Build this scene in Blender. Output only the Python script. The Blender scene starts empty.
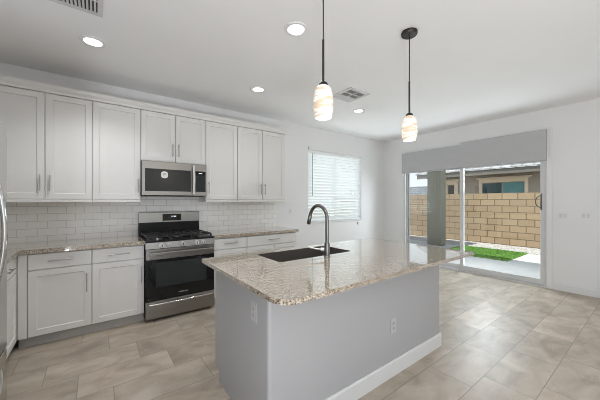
import bpy, bmesh, math, random
from mathutils import Vector, Matrix

random.seed(7)
sc = bpy.context.scene
col = sc.collection

# ------------------------------------------------------------------ camera
cd = bpy.data.cameras.new('camera')
cd.sensor_width = 36.0
cd.lens = 273.757 * 36.0 / 600.0
cd.shift_y = 1.03 / 600.0
cd.clip_start = 0.05
cam = bpy.data.objects.new('camera', cd)
cam.location = (0, 0, 1.36)
cam.rotation_euler = (math.pi / 2, 0, -(math.pi / 2 - 0.929))
col.objects.link(cam)
sc.camera = cam

# ------------------------------------------------------------------ world, sun, daylight fill
YW, XR, XL, YB, H = 4.137, 5.655, -1.25, -3.2, 2.80      # kitchen wall, right wall, left wall, back wall, ceiling

w = bpy.data.worlds.new('sky')
sc.world = w
w.use_nodes = True
wn = w.node_tree.nodes
wl = w.node_tree.links
bg = wn['Background']
tc = wn.new('ShaderNodeTexCoord')
sp = wn.new('ShaderNodeSeparateXYZ')
rp = wn.new('ShaderNodeValToRGB')
rp.color_ramp.elements[0].position = 0.0
rp.color_ramp.elements[0].color = (0.93, 0.96, 1.0, 1)
rp.color_ramp.elements[1].position = 0.7
rp.color_ramp.elements[1].color = (0.62, 0.78, 1.0, 1)
wl.new(tc.outputs['Generated'], sp.inputs[0])
wl.new(sp.outputs['Z'], rp.inputs[0])
wl.new(rp.outputs[0], bg.inputs[0])
bg.inputs[1].default_value = 0.85

sd = bpy.data.lights.new('sun', 'SUN')
sd.energy = 4.5
sd.angle = 0.01
sd.color = (1.0, 0.96, 0.9)
sun = bpy.data.objects.new('sun', sd)
# light travels towards +X (away from the house), slightly towards -Y
sun.rotation_euler = Vector((0.36, -0.10, -0.95)).to_track_quat('-Z', 'Y').to_euler()
col.objects.link(sun)


def area(name, loc, direction, sx, sy, power, color=(1, 1, 1)):
    d = bpy.data.lights.new(name, 'AREA')
    d.shape = 'RECTANGLE'
    d.size, d.size_y = sx, sy
    d.energy = power
    d.color = color
    o = bpy.data.objects.new(name, d)
    o.location = loc
    o.rotation_euler = Vector(direction).to_track_quat('-Z', 'Z').to_euler()
    col.objects.link(o)
    return o


# fill lamps added for daylight at the glass door, kitchen window and a made-up
# left window, some aimed up to brighten the ceiling
area('floor_fill_left', (XL + 0.36, -2.15, 0.02), (0.0, 0, 1), 0.6, 1.5, 160, (0.885, 0.925, 1.0))  # added lamp on the room floor, aimed up to brighten the ceiling
area('ground_fill_door', (XR + 0.93, 2.35, 0.05), (0, 0, 1), 1.25, 2.5, 63, (0.885, 0.925, 1.0))  # added lamp over the patio, lifts the ceiling near the door
area('sky_fill_door', (XR + 0.70, 2.35, 2.55), (-0.85, 0, -0.55), 2.4, 0.5, 92, (0.885, 0.925, 1.0))  # added lamp under the eave, brightens the floor inside the door
area('side_fill_left', (XL + 0.03, -1.5, 1.35), (1, 0, 0), 2.4, 2.0, 26, (0.885, 0.925, 1.0))  # added lamp at the made-up left window, lights the island's left end
area('daylight_window', (4.03, YW + 0.14, 1.66), (0, -1, 0), 1.4, 1.3, 13, (0.885, 0.925, 1.0))

sc.view_settings.view_transform = 'Standard'
sc.view_settings.look = 'None'
sc.view_settings.gamma = 1.0
sc.view_settings.use_curve_mapping = False
sc.view_settings.exposure = 0.44
CAN_W = 12.5

try:
    sc.cycles.use_denoising = True
    sc.cycles.filter_width = 0.9
    sc.cycles.max_bounces = 10
    sc.cycles.diffuse_bounces = 6
    sc.cycles.transparent_max_bounces = 12
    sc.cycles.caustics_reflective = False
    sc.cycles.caustics_refractive = False
    sc.cycles.sample_clamp_indirect = 1.5
except Exception:
    pass


# ------------------------------------------------------------------ materials
def srgb(r, g, b):
    def f(v):
        v /= 255.0
        return v / 12.92 if v <= 0.04045 else ((v + 0.055) / 1.055) ** 2.4
    return (f(r), f(g), f(b), 1.0)


def newmat(name):
    m = bpy.data.materials.new(name)
    m.use_nodes = True
    nt = m.node_tree
    b = nt.nodes['Principled BSDF']
    return m, nt, b


def mat(name, color, rough=0.5, metal=0.0, var=0.03, scale=6.0, bump=0.0, bscale=200.0, spec=None, coat=0.0):
    """plain surface with a faint procedural mottling"""
    m, nt, b = newmat(name)
    n = nt.nodes.new('ShaderNodeTexNoise')
    co = nt.nodes.new('ShaderNodeTexCoord')
    n.inputs['Scale'].default_value = scale
    n.inputs['Detail'].default_value = 3
    nt.links.new(co.outputs['Object'], n.inputs['Vector'])
    r = nt.nodes.new('ShaderNodeValToRGB')
    r.color_ramp.elements[0].position = 0.3
    r.color_ramp.elements[1].position = 0.7
    r.color_ramp.elements[0].color = tuple(c * (1 - var) for c in color[:3]) + (1,)
    r.color_ramp.elements[1].color = tuple(min(1, c * (1 + var)) for c in color[:3]) + (1,)
    nt.links.new(n.outputs['Fac'], r.inputs[0])
    nt.links.new(r.outputs[0], b.inputs['Base Color'])
    b.inputs['Roughness'].default_value = rough
    b.inputs['Metallic'].default_value = metal
    if spec is not None:
        b.inputs['Specular IOR Level'].default_value = spec
    if coat:
        b.inputs['Coat Weight'].default_value = coat
    if bump:
        n2 = nt.nodes.new('ShaderNodeTexNoise')
        n2.inputs['Scale'].default_value = bscale
        n2.inputs['Detail'].default_value = 2
        nt.links.new(co.outputs['Object'], n2.inputs['Vector'])
        bp = nt.nodes.new('ShaderNodeBump')
        bp.inputs['Strength'].default_value = bump
        bp.inputs['Distance'].default_value = 0.002
        nt.links.new(n2.outputs['Fac'], bp.inputs['Height'])
        nt.links.new(bp.outputs[0], b.inputs['Normal'])
    return m


def brushed(name, color, rough=0.3, axis='X', metal=1.0):
    m, nt, b = newmat(name)
    co = nt.nodes.new('ShaderNodeTexCoord')
    mp = nt.nodes.new('ShaderNodeMapping')
    mp.inputs['Scale'].default_value = {'X': (2, 300, 300), 'Y': (300, 2, 300), 'Z': (300, 300, 2)}[axis]
    n = nt.nodes.new('ShaderNodeTexNoise')
    n.inputs['Scale'].default_value = 1.0
    n.inputs['Detail'].default_value = 2
    nt.links.new(co.outputs['Object'], mp.inputs[0])
    nt.links.new(mp.outputs[0], n.inputs['Vector'])
    mr = nt.nodes.new('ShaderNodeMapRange')
    mr.inputs[3].default_value = rough - 0.06
    mr.inputs[4].default_value = rough + 0.06
    nt.links.new(n.outputs['Fac'], mr.inputs[0])
    nt.links.new(mr.outputs[0], b.inputs['Roughness'])
    r = nt.nodes.new('ShaderNodeValToRGB')
    r.color_ramp.elements[0].color = tuple(c * 0.94 for c in color[:3]) + (1,)
    r.color_ramp.elements[1].color = tuple(min(1, c * 1.05) for c in color[:3]) + (1,)
    nt.links.new(n.outputs['Fac'], r.inputs[0])
    nt.links.new(r.outputs[0], b.inputs['Base Color'])
    b.inputs['Metallic'].default_value = metal
    return m


def emis(name, color, strength):
    m, nt, b = newmat(name)
    b.inputs['Base Color'].default_value = color
    b.inputs['Emission Color'].default_value = color
    b.inputs['Emission Strength'].default_value = strength
    return m


def glass(name, tint=(0.95, 0.98, 0.97), refl=1.0, ior=1.55):
    m, nt, b = newmat(name)
    out = nt.nodes['Material Output']
    nt.nodes.remove(b)
    t = nt.nodes.new('ShaderNodeBsdfTransparent')
    t.inputs[0].default_value = (*tint, 1)
    g = nt.nodes.new('ShaderNodeBsdfGlossy')
    g.inputs['Roughness'].default_value = 0.0
    g.inputs['Color'].default_value = (refl, refl, refl, 1)
    fr = nt.nodes.new('ShaderNodeFresnel')
    fr.inputs['IOR'].default_value = ior
    mx = nt.nodes.new('ShaderNodeMixShader')
    # reflect on entering only: the thin pane does not refract, so its exit face must not mirror
    geo = nt.nodes.new('ShaderNodeNewGeometry')
    front = M_math(nt, 'SUBTRACT', 1.0, geo.outputs['Backfacing'])
    both = M_math(nt, 'MINIMUM', M_math(nt, 'MULTIPLY', fr.outputs[0], 1.7), 1.0)
    nt.links.new(M_math(nt, 'MULTIPLY', both, front), mx.inputs[0])
    nt.links.new(t.outputs[0], mx.inputs[1])
    nt.links.new(g.outputs[0], mx.inputs[2])
    nt.links.new(mx.outputs[0], out.inputs[0])
    return m


def M_math(nt, op, a, b=None, c=None):
    n = nt.nodes.new('ShaderNodeMath')
    n.operation = op
    for i, v in enumerate((a, b, c)):
        if v is None:
            continue
        if isinstance(v, (int, float)):
            n.inputs[i].default_value = v
        else:
            nt.links.new(v, n.inputs[i])
    return n.outputs[0]


def floor_mat():
    """porcelain tiles .63 x .315 m, each row shifted by a third, long side along X"""
    m, nt, b = newmat('floor_tile')
    co = nt.nodes.new('ShaderNodeTexCoord')
    s = nt.nodes.new('ShaderNodeSeparateXYZ')
    nt.links.new(co.outputs['Object'], s.inputs[0])
    X, Y = s.outputs[0], s.outputs[1]
    ry = M_math(nt, 'DIVIDE', M_math(nt, 'ADD', Y, 10 * 0.315 * 3 - 0.85), 0.315)
    row = M_math(nt, 'FLOOR', ry)
    fy = M_math(nt, 'SUBTRACT', ry, row)
    # row index k = row - 30 ; offset = .105 - .21 (k-4) = .945 - .21 k ; 30*.21 is a multiple of .63
    off = M_math(nt, 'MULTIPLY', row, 0.21)
    rx = M_math(nt, 'DIVIDE', M_math(nt, 'ADD', M_math(nt, 'ADD', X, 63.0 - 0.945), off), 0.63)
    cx = M_math(nt, 'FLOOR', rx)
    fx = M_math(nt, 'SUBTRACT', rx, cx)
    dx = M_math(nt, 'MULTIPLY', M_math(nt, 'MINIMUM', fx, M_math(nt, 'SUBTRACT', 1.0, fx)), 0.63)
    dy = M_math(nt, 'MULTIPLY', M_math(nt, 'MINIMUM', fy, M_math(nt, 'SUBTRACT', 1.0, fy)), 0.315)
    d = M_math(nt, 'MINIMUM', dx, dy)
    g = M_math(nt, 'LESS_THAN', d, 0.0026)
    cv = nt.nodes.new('ShaderNodeCombineXYZ')
    nt.links.new(cx, cv.inputs[0])
    nt.links.new(row, cv.inputs[1])
    wnz = nt.nodes.new('ShaderNodeTexWhiteNoise')
    wnz.noise_dimensions = '2D'
    nt.links.new(cv.outputs[0], wnz.inputs['Vector'])
    # cloudy veins, shifted per tile so they stop at the joints
    sh = nt.nodes.new('ShaderNodeVectorMath')
    sh.operation = 'MULTIPLY_ADD'
    nt.links.new(wnz.outputs['Color'], sh.inputs[0])
    sh.inputs[1].default_value = (9, 9, 9)
    nt.links.new(co.outputs['Object'], sh.inputs[2])
    mp = nt.nodes.new('ShaderNodeMapping')
    mp.inputs['Scale'].default_value = (2.2, 3.8, 1.0)
    mp.inputs['Rotation'].default_value = (0, 0, 0.25)
    nt.links.new(sh.outputs[0], mp.inputs[0])
    n = nt.nodes.new('ShaderNodeTexNoise')
    n.inputs['Scale'].default_value = 1.5
    n.inputs['Detail'].default_value = 5
    n.inputs['Distortion'].default_value = 0.7
    nt.links.new(mp.outputs[0], n.inputs['Vector'])
    r = nt.nodes.new('ShaderNodeValToRGB')
    e = r.color_ramp.elements
    e[0].position, e[0].color = 0.30, srgb(156, 143, 127)
    e[1].position, e[1].color = 0.72, srgb(194, 183, 169)
    x = e.new(0.5)
    x.color = srgb(177, 164, 148)
    nt.links.new(n.outputs['Fac'], r.inputs[0])
    hv = nt.nodes.new('ShaderNodeHueSaturation')
    nt.links.new(r.outputs[0], hv.inputs['Color'])
    nt.links.new(M_math(nt, 'ADD', M_math(nt, 'MULTIPLY', wnz.outputs['Value'], 0.26), 0.87), hv.inputs['Value'])
    # thin pale veins
    n2 = nt.nodes.new('ShaderNodeTexNoise')
    n2.inputs['Scale'].default_value = 1.1
    n2.inputs['Detail'].default_value = 3
    n2.inputs['Distortion'].default_value = 1.2
    nt.links.new(mp.outputs[0], n2.inputs['Vector'])
    v = M_math(nt, 'ABSOLUTE', M_math(nt, 'SUBTRACT', n2.outputs['Fac'], 0.52))
    vein = M_math(nt, 'MULTIPLY', M_math(nt, 'LESS_THAN', v, 0.004), 0.28)
    mx0 = nt.nodes.new('ShaderNodeMixRGB')
    nt.links.new(vein, mx0.inputs[0])
    nt.links.new(hv.outputs[0], mx0.inputs[1])
    mx0.inputs[2].default_value = srgb(205, 195, 180)
    mx = nt.nodes.new('ShaderNodeMixRGB')
    nt.links.new(g, mx.inputs[0])
    nt.links.new(mx0.outputs[0], mx.inputs[1])
    mx.inputs[2].default_value = srgb(138, 128, 115)
    nt.links.new(mx.outputs[0], b.inputs['Base Color'])
    b.inputs['Roughness'].default_value = 0.40
    b.inputs['Specular IOR Level'].default_value = 0.3
    bp = nt.nodes.new('ShaderNodeBump')
    bp.inputs['Strength'].default_value = 0.4
    bp.inputs['Distance'].default_value = 0.002
    nt.links.new(M_math(nt, 'SUBTRACT', 1.0, g), bp.inputs['Height'])
    nt.links.new(bp.outputs[0], b.inputs['Normal'])
    return m


def brick(name, axis, bw, bh, mortar, c1, c2, cm, rough, offx=0.0, offz=0.0, bump=0.3, msmooth=0.1, noise=0.0, coat=0.0, shift=0.5):
    """running bond on a vertical face; axis 'X' or 'Y' is the direction of the courses"""
    m, nt, b = newmat(name)
    co = nt.nodes.new('ShaderNodeTexCoord')
    s = nt.nodes.new('ShaderNodeSeparateXYZ')
    nt.links.new(co.outputs['Object'], s.inputs[0])
    cv = nt.nodes.new('ShaderNodeCombineXYZ')
    nt.links.new(M_math(nt, 'ADD', s.outputs[0 if axis == 'X' else 1], offx), cv.inputs[0])
    nt.links.new(M_math(nt, 'ADD', s.outputs[2], offz), cv.inputs[1])
    t = nt.nodes.new('ShaderNodeTexBrick')
    t.offset = shift
    t.inputs['Scale'].default_value = 1.0
    t.inputs['Brick Width'].default_value = bw
    t.inputs['Row Height'].default_value = bh
    t.inputs['Mortar Size'].default_value = mortar
    t.inputs['Mortar Smooth'].default_value = msmooth
    t.inputs['Color1'].default_value = c1
    t.inputs['Color2'].default_value = c2
    t.inputs['Mortar'].default_value = cm
    nt.links.new(cv.outputs[0], t.inputs['Vector'])
    last = t.outputs['Color']
    if noise:
        n = nt.nodes.new('ShaderNodeTexNoise')
        n.inputs['Scale'].default_value = 14
        n.inputs['Detail'].default_value = 4
        nt.links.new(co.outputs['Object'], n.inputs['Vector'])
        hv = nt.nodes.new('ShaderNodeHueSaturation')
        nt.links.new(last, hv.inputs['Color'])
        nt.links.new(M_math(nt, 'ADD', M_math(nt, 'MULTIPLY', n.outputs['Fac'], noise), 1 - noise / 2), hv.inputs['Value'])
        last = hv.outputs[0]
    nt.links.new(last, b.inputs['Base Color'])
    b.inputs['Roughness'].default_value = rough
    if coat:
        b.inputs['Coat Weight'].default_value = coat
    bp = nt.nodes.new('ShaderNodeBump')
    bp.inputs['Strength'].default_value = bump
    bp.inputs['Distance'].default_value = 0.003
    bp.invert = True
    nt.links.new(t.outputs['Fac'], bp.inputs['Height'])
    nt.links.new(bp.outputs[0], b.inputs['Normal'])
    return m


def granite_mat(name='granite'):
    m, nt, b = newmat(name)
    co = nt.nodes.new('ShaderNodeTexCoord')

    def noise(scale, detail=4, rough=0.6, dist=0.0):
        n = nt.nodes.new('ShaderNodeTexNoise')
        n.inputs['Scale'].default_value = scale
        n.inputs['Detail'].default_value = detail
        n.inputs['Roughness'].default_value = rough
        n.inputs['Distortion'].default_value = dist
        nt.links.new(co.outputs['Object'], n.inputs['Vector'])
        return n.outputs['Fac']

    def ramp(fac, stops):
        r = nt.nodes.new('ShaderNodeValToRGB')
        e = r.color_ramp.elements
        e[0].position, e[0].color = stops[0]
        e[1].position, e[1].color = stops[-1]
        for p, c in stops[1:-1]:
            k = e.new(p)
            k.color = c
        nt.links.new(fac, r.inputs[0])
        return r.outputs[0]

    def mix(fac, a, c):
        x = nt.nodes.new('ShaderNodeMixRGB')
        nt.links.new(fac, x.inputs[0])
        for i, v in ((1, a), (2, c)):
            if isinstance(v, tuple):
                x.inputs[i].default_value = v
            else:
                nt.links.new(v, x.inputs[i])
        return x.outputs[0]

    base = ramp(noise(44, 4, 0.7, 0.3), [(0.30, srgb(116, 98, 80)), (0.42, srgb(166, 150, 130)), (0.53, srgb(198, 183, 163)), (0.70, srgb(214, 203, 188))])
    k = lambda v: (v, v, v, 1)
    brown = ramp(noise(95, 3, 0.7), [(0.54, k(0)), (0.62, k(0.75))])
    c = mix(brown, base, srgb(130, 117, 105))
    pale = ramp(noise(85, 2, 0.5), [(0.60, k(0)), (0.68, k(0.8))])
    c = mix(pale, c, srgb(224, 217, 207))
    dark = ramp(noise(125, 2, 0.7, 0.2), [(0.525, k(0)), (0.56, k(0.85))])
    c = mix(dark, c, srgb(44, 38, 34))
    nt.links.new(c, b.inputs['Base Color'])
    b.inputs['Roughness'].default_value = 0.10
    b.inputs['Coat Weight'].default_value = 1.0
    b.inputs['Coat Roughness'].default_value = 0.012
    b.inputs['Coat IOR'].default_value = 1.6
    return m


def speckle(name, stops, scale, rough=0.9, bump=0.8, dist=0.02, voronoi=True):
    m, nt, b = newmat(name)
    co = nt.nodes.new('ShaderNodeTexCoord')
    v = nt.nodes.new('ShaderNodeTexVoronoi')
    v.inputs['Scale'].default_value = scale
    nt.links.new(co.outputs['Object'], v.inputs['Vector'])
    s = nt.nodes.new('ShaderNodeSeparateColor')
    nt.links.new(v.outputs['Color'], s.inputs[0])
    r = nt.nodes.new('ShaderNodeValToRGB')
    e = r.color_ramp.elements
    e[0].position, e[0].color = stops[0]
    e[1].position, e[1].color = stops[-1]
    for p, c in stops[1:-1]:
        k = e.new(p)
        k.color = c
    nt.links.new(s.outputs[0], r.inputs[0])
    nt.links.new(r.outputs[0], b.inputs['Base Color'])
    b.inputs['Roughness'].default_value = rough
    bp = nt.nodes.new('ShaderNodeBump')
    bp.inputs['Strength'].default_value = bump
    bp.inputs['Distance'].default_value = dist
    bp.invert = True
    nt.links.new(v.outputs['Distance'], bp.inputs['Height'])
    nt.links.new(bp.outputs[0], b.inputs['Normal'])
    return m


def shade_mat():
    """swirled alabaster glass, lit from inside"""
    m, nt, b = newmat('swirl_glass')
    co = nt.nodes.new('ShaderNodeTexCoord')
    mp = nt.nodes.new('ShaderNodeMapping')
    mp.inputs['Rotation'].default_value = (0.5, 0.35, 0)
    mp.inputs['Scale'].default_value = (6, 6, 30)
    nt.links.new(co.outputs['Object'], mp.inputs[0])
    n = nt.nodes.new('ShaderNodeTexNoise')
    n.inputs['Scale'].default_value = 1.0
    n.inputs['Detail'].default_value = 4
    n.inputs['Distortion'].default_value = 1.4
    nt.links.new(mp.outputs[0], n.inputs['Vector'])
    r = nt.nodes.new('ShaderNodeValToRGB')
    e = r.color_ramp.elements
    e[0].position, e[0].color = 0.37, (0.68, 0.53, 0.38, 1)
    e[1].position, e[1].color = 0.48, (0.89, 0.83, 0.74, 1)
    nt.links.new(n.outputs['Fac'], r.inputs[0])
    nt.links.new(r.outputs[0], b.inputs['Base Color'])
    nt.links.new(r.outputs[0], b.inputs['Emission Color'])
    b.inputs['Emission Strength'].default_value = 0.24
    b.inputs['Roughness'].default_value = 0.25
    return m


MT = {}
MT['wall'] = mat('wall_paint', srgb(228, 228, 228), 0.7, var=0.01, scale=2, bump=0.15, bscale=160)
MT['ceiling'] = mat('ceiling_paint', srgb(238, 238, 238), 0.8, var=0.01, scale=2, bump=0.15, bscale=120)
MT['trim'] = mat('trim_paint', srgb(226, 226, 225), 0.4, var=0.01)
MT['cabinet'] = mat('cabinet_paint', srgb(222, 221, 218), 0.38, var=0.012, scale=3)
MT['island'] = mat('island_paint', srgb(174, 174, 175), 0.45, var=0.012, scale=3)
MT['gap'] = mat('shadow_gap', srgb(96, 95, 92), 0.8)
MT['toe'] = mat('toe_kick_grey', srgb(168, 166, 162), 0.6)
MT['floor'] = floor_mat()
MT['granite'] = granite_mat()
MT['tile'] = brick('subway_tile', 'X', 0.162, 0.0815, 0.0026, srgb(238, 238, 236), srgb(243, 243, 241), srgb(204, 203, 200), 0.14, offx=10 * 0.162 + 0.105, offz=-0.914 + 11 * 0.0815 + 0.021, bump=0.35)
MT['steel'] = brushed('brushed_steel', srgb(150, 147, 143), 0.30, 'X')
MT['steel_v'] = brushed('brushed_steel_upright', srgb(196, 196, 196), 0.24, 'Z')
MT['fridge'] = brushed('fridge_steel', srgb(190, 189, 186), 0.16, 'Z')
MT['satin'] = brushed('satin_handle', srgb(214, 213, 210), 0.38, 'Z', metal=0.55)
MT['chrome'] = mat('polished_chrome', srgb(215, 215, 215), 0.08, 1.0, var=0.01)
MT['nickel'] = brushed('pull_nickel', srgb(172, 170, 167), 0.34, 'X')
MT['faucet'] = brushed('faucet_steel', srgb(124, 122, 120), 0.28, 'Z')
MT['sink'] = brushed('sink_steel', srgb(96, 91, 86), 0.45, 'X', metal=0.5)
MT['black'] = mat('black_enamel', srgb(18, 18, 18), 0.4, var=0.05, spec=0.18)
MT['iron'] = mat('cast_iron', srgb(26, 26, 26), 0.34, var=0.1, bump=0.3)
MT['darkglass'] = mat('black_glass', srgb(24, 25, 25), 0.05, var=0.03, spec=0.35)
MT['ovenwin'] = mat('oven_window_glass', srgb(46, 49, 49), 0.06, var=0.03, spec=0.35)
MT['mwwin'] = mat('microwave_window_glass', srgb(46, 46, 45), 0.2, var=0.03, spec=0.25)
MT['bronze'] = mat('dark_bronze', srgb(58, 54, 51), 0.4, 0.7, var=0.05)
MT['silver_frame'] = mat('door_frame_grey', srgb(208, 208, 208), 0.4, var=0.01)
MT['stile_dark'] = mat('weather_strip', srgb(96, 98, 102), 0.6)
MT['valance'] = mat('shade_fabric', srgb(180, 180, 181), 0.85, var=0.015, scale=8, bump=0.2, bscale=900)
MT['plate'] = mat('plate_plastic', srgb(228, 228, 227), 0.3, var=0.01)
MT['plate_shaded'] = mat('plate_plastic_shaded', srgb(192, 192, 192), 0.3, var=0.01)  # white plate plastic, colour darkened for the dimmer light on the island
MT['slot'] = mat('outlet_slot', srgb(70, 69, 68), 0.6)
MT['socket'] = mat('socket_face', srgb(212, 212, 211), 0.4)
MT['lens'] = emis('lamp_lens', (1.0, 0.97, 0.92, 1), 3.0)
MT['bulb'] = emis('lamp_bulb', (1.0, 0.88, 0.70, 1), 1.6)
MT['shade'] = shade_mat()
MT['ventdark'] = mat('duct_dark', srgb(70, 70, 70), 0.8)
MT['vent'] = mat('vent_paint', srgb(205, 205, 204), 0.5)
MT['blind'] = mat('blind_slat_white', srgb(236, 239, 238), 0.45, var=0.01)
MT['wand'] = mat('wand_grey', srgb(150, 152, 152), 0.4)
MT['glass'] = glass('clear_glass')
MT['lowe'] = glass('coated_door_glass', (0.93, 0.96, 0.95), ior=1.7)
MT['concrete'] = mat('patio_concrete', srgb(196, 192, 188), 0.85, var=0.05, scale=3)
MT['dirt'] = mat('yard_soil', srgb(150, 138, 122), 0.95, var=0.1, scale=4)
MT['gravel'] = speckle('gravel', [(0.0, srgb(120, 115, 112)), (0.4, srgb(170, 165, 160)), (1.0, srgb(206, 201, 196))], 28)
MT['turf'] = speckle('turf_green', [(0.0, srgb(70, 112, 40)), (0.5, srgb(98, 146, 52)), (1.0, srgb(124, 168, 72))], 90, bump=0.5, dist=0.01)
MT['block'] = brick('block_tan', 'Y', 0.40, 0.2015, 0.013, srgb(168, 145, 117), srgb(156, 134, 107), srgb(112, 95, 74), 0.9, offx=20.12, offz=0.0, bump=0.5, noise=0.16)
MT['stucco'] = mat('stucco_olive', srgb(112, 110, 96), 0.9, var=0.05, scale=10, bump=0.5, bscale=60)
MT['stucco_taupe'] = mat('stucco_taupe', srgb(176, 166, 152), 0.9, var=0.03, scale=5, bump=0.4, bscale=50)
MT['stucco_side'] = mat('stucco_grey', srgb(150, 154, 150), 0.9, var=0.03, scale=5, bump=0.4, bscale=50)
MT['cream'] = mat('cream_trim', srgb(244, 228, 204), 0.7, var=0.02)
MT['fascia'] = mat('fascia_grey', srgb(122, 116, 108), 0.7, var=0.03)
MT['roof'] = brick('roof_tile_pale', 'Y', 0.33, 0.11, 0.012, srgb(172, 170, 170), srgb(142, 140, 140), srgb(74, 72, 70), 0.85, bump=0.8, noise=0.3)
MT['roof_grey'] = brick('roof_tile_grey', 'Y', 0.5, 0.16, 0.02, srgb(112, 114, 118), srgb(98, 100, 106), srgb(66, 66, 70), 0.85, bump=0.8)
MT['teal'] = mat('teal_pane', srgb(96, 150, 152), 0.08, var=0.12, scale=3)
MT['teal_dark'] = mat('teal_dark_pane', srgb(52, 84, 86), 0.08, var=0.08, scale=3)
MT['brown_pane'] = mat('brown_pane', srgb(70, 62, 50), 0.1, var=0.1)
MT['white_mark'] = mat('white_print', srgb(225, 225, 222), 0.5)
MT['grey_mark'] = mat('grey_print', srgb(150, 150, 150), 0.4)
MT['digit'] = emis('display_digit', (0.75, 0.9, 1.0, 1), 0.35)


# ------------------------------------------------------------------ mesh helpers
ORG = {}      # origin of the thing every object belongs to


class MB:
    def __init__(self):
        self.bm = bmesh.new()

    def box(self, x0, x1, y0, y1, z0, z1, bevel=0.0, seg=1):
        t = bmesh.new()
        bmesh.ops.create_cube(t, size=1.0)
        for v in t.verts:
            v.co = Vector(((x0 + x1) / 2 + v.co.x * (x1 - x0), (y0 + y1) / 2 + v.co.y * (y1 - y0), (z0 + z1) / 2 + v.co.z * (z1 - z0)))
        if bevel:
            bmesh.ops.bevel(t, geom=t.edges[:], offset=bevel, segments=seg, profile=0.6, affect='EDGES')
        self._merge(t)
        return self

    def _merge(self, t):
        me = bpy.data.meshes.new('tmp')
        t.to_mesh(me)
        t.free()
        self.bm.from_mesh(me)
        bpy.data.meshes.remove(me)

    def cyl(self, a, b, r, r2=None, n=16, caps=True):
        a, b = Vector(a), Vector(b)
        d = b - a
        t = bmesh.new()
        bmesh.ops.create_cone(t, cap_ends=caps, segments=n, radius1=r, radius2=r if r2 is None else r2, depth=d.length)
        M = Matrix.Translation((a + b) / 2) @ d.to_track_quat('Z', 'Y').to_matrix().to_4x4()
        t.transform(M)
        self._merge(t)
        return self

    def tube(self, pts, r, n=12, flat=1.0, side=None):
        """round (or flattened) tube along pts; r is one radius or a list"""
        pts = [Vector(p) for p in pts]
        rs = r if isinstance(r, (list, tuple)) else [r] * len(pts)
        rings = []
        up = Vector(side) if side else None
        for i, p in enumerate(pts):
            t = (pts[min(i + 1, len(pts) - 1)] - pts[max(i - 1, 0)]).normalized()
            if up is None:
                up = Vector((0, 0, 1)) if abs(t.z) < 0.9 else Vector((1, 0, 0))
            u = (up - t * up.dot(t)).normalized()
            v = t.cross(u)
            up = u
            rings.append([self.bm.verts.new(p + u * math.cos(2 * math.pi * k / n) * rs[i] + v * math.sin(2 * math.pi * k / n) * rs[i] * flat) for k in range(n)])
        for i in range(len(rings) - 1):
            for k in range(n):
                self.bm.faces.new((rings[i][k], rings[i][(k + 1) % n], rings[i + 1][(k + 1) % n], rings[i + 1][k]))
        self.bm.faces.new(rings[0][::-1])
        self.bm.faces.new(rings[-1])
        return self

    def lathe(self, c, prof, n=32, close=False):
        """prof: list of (r, z) relative to c"""
        rings = []
        for r, z in prof:
            if r < 1e-6:
                rings.append([self.bm.verts.new((c[0], c[1], c[2] + z))])
            else:
                rings.append([self.bm.verts.new((c[0] + r * math.cos(2 * math.pi * k / n), c[1] + r * math.sin(2 * math.pi * k / n), c[2] + z)) for k in range(n)])
        for a, b in zip(rings, rings[1:]):
            for k in range(n):
                l = (k + 1) % n
                if len(a) == 1 and len(b) == 1:
                    continue
                if len(a) == 1:
                    self.bm.faces.new((a[0], b[l], b[k]))
                elif len(b) == 1:
                    self.bm.faces.new((a[k], a[l], b[0]))
                else:
                    self.bm.faces.new((a[k], a[l], b[l], b[k]))
        return self

    def prism(self, pts, fn, t0, t1, holes=()):
        """outline pts (with optional holes) extruded; fn maps (u, v, t) to a point"""
        bm = self.bm
        loops = [list(pts)] + [list(h) for h in holes]
        bot, top, edges = [], [], []
        for lp in loops:
            vb = [bm.verts.new(fn(u, v, t0)) for u, v in lp]
            vt = [bm.verts.new(fn(u, v, t1)) for u, v in lp]
            n = len(lp)
            for i in range(n):
                bm.faces.new((vb[i], vb[(i + 1) % n], vt[(i + 1) % n], vt[i]))
            bot.append(vb)
            top.append(vt)
        for side in (bot, top):
            ed = []
            for vs in side:
                for i in range(len(vs)):
                    ed.append(bm.edges.get((vs[i], vs[(i + 1) % len(vs)])))
            bmesh.ops.triangle_fill(bm, edges=ed, use_beauty=True, use_dissolve=False)
        return self

    def build(self, name, material, parent=None, smooth=False):
        bm = self.bm
        bmesh.ops.recalc_face_normals(bm, faces=bm.faces[:])
        org = ORG.get(parent.name, Vector((0, 0, 0))) if parent else Vector((0, 0, 0))
        if parent is None:
            lo = Vector([min(v.co[i] for v in bm.verts) for i in range(3)])
            hi = Vector([max(v.co[i] for v in bm.verts) for i in range(3)])
        bmesh.ops.translate(bm, verts=bm.verts[:], vec=-org)
        me = bpy.data.meshes.new(name)
        bm.to_mesh(me)
        bm.free()
        if smooth:
            for p in me.polygons:
                p.use_smooth = True
            try:
                me.set_sharp_from_angle(angle=math.radians(40))
            except Exception:
                pass
        me.materials.append(MT[material])
        o = bpy.data.objects.new(name, me)
        col.objects.link(o)
        if parent:
            o.parent = parent
        ORG[o.name] = org
        return o


def box(*a, **k):
    return MB().box(*a, **k)


def tag(o, label, cat, group=None):
    o['label'] = label
    o['category'] = cat
    if group:
        o['group'] = group
    return o


def thing(name, label, cat, loc=(0, 0, 0), group=None):
    o = bpy.data.objects.new(name, None)
    o.empty_display_size = 0.1
    o.location = loc
    col.objects.link(o)
    ORG[o.name] = Vector(loc)
    return tag(o, label, cat, group)


def structure(o):
    o['kind'] = 'structure'
    return o


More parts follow.
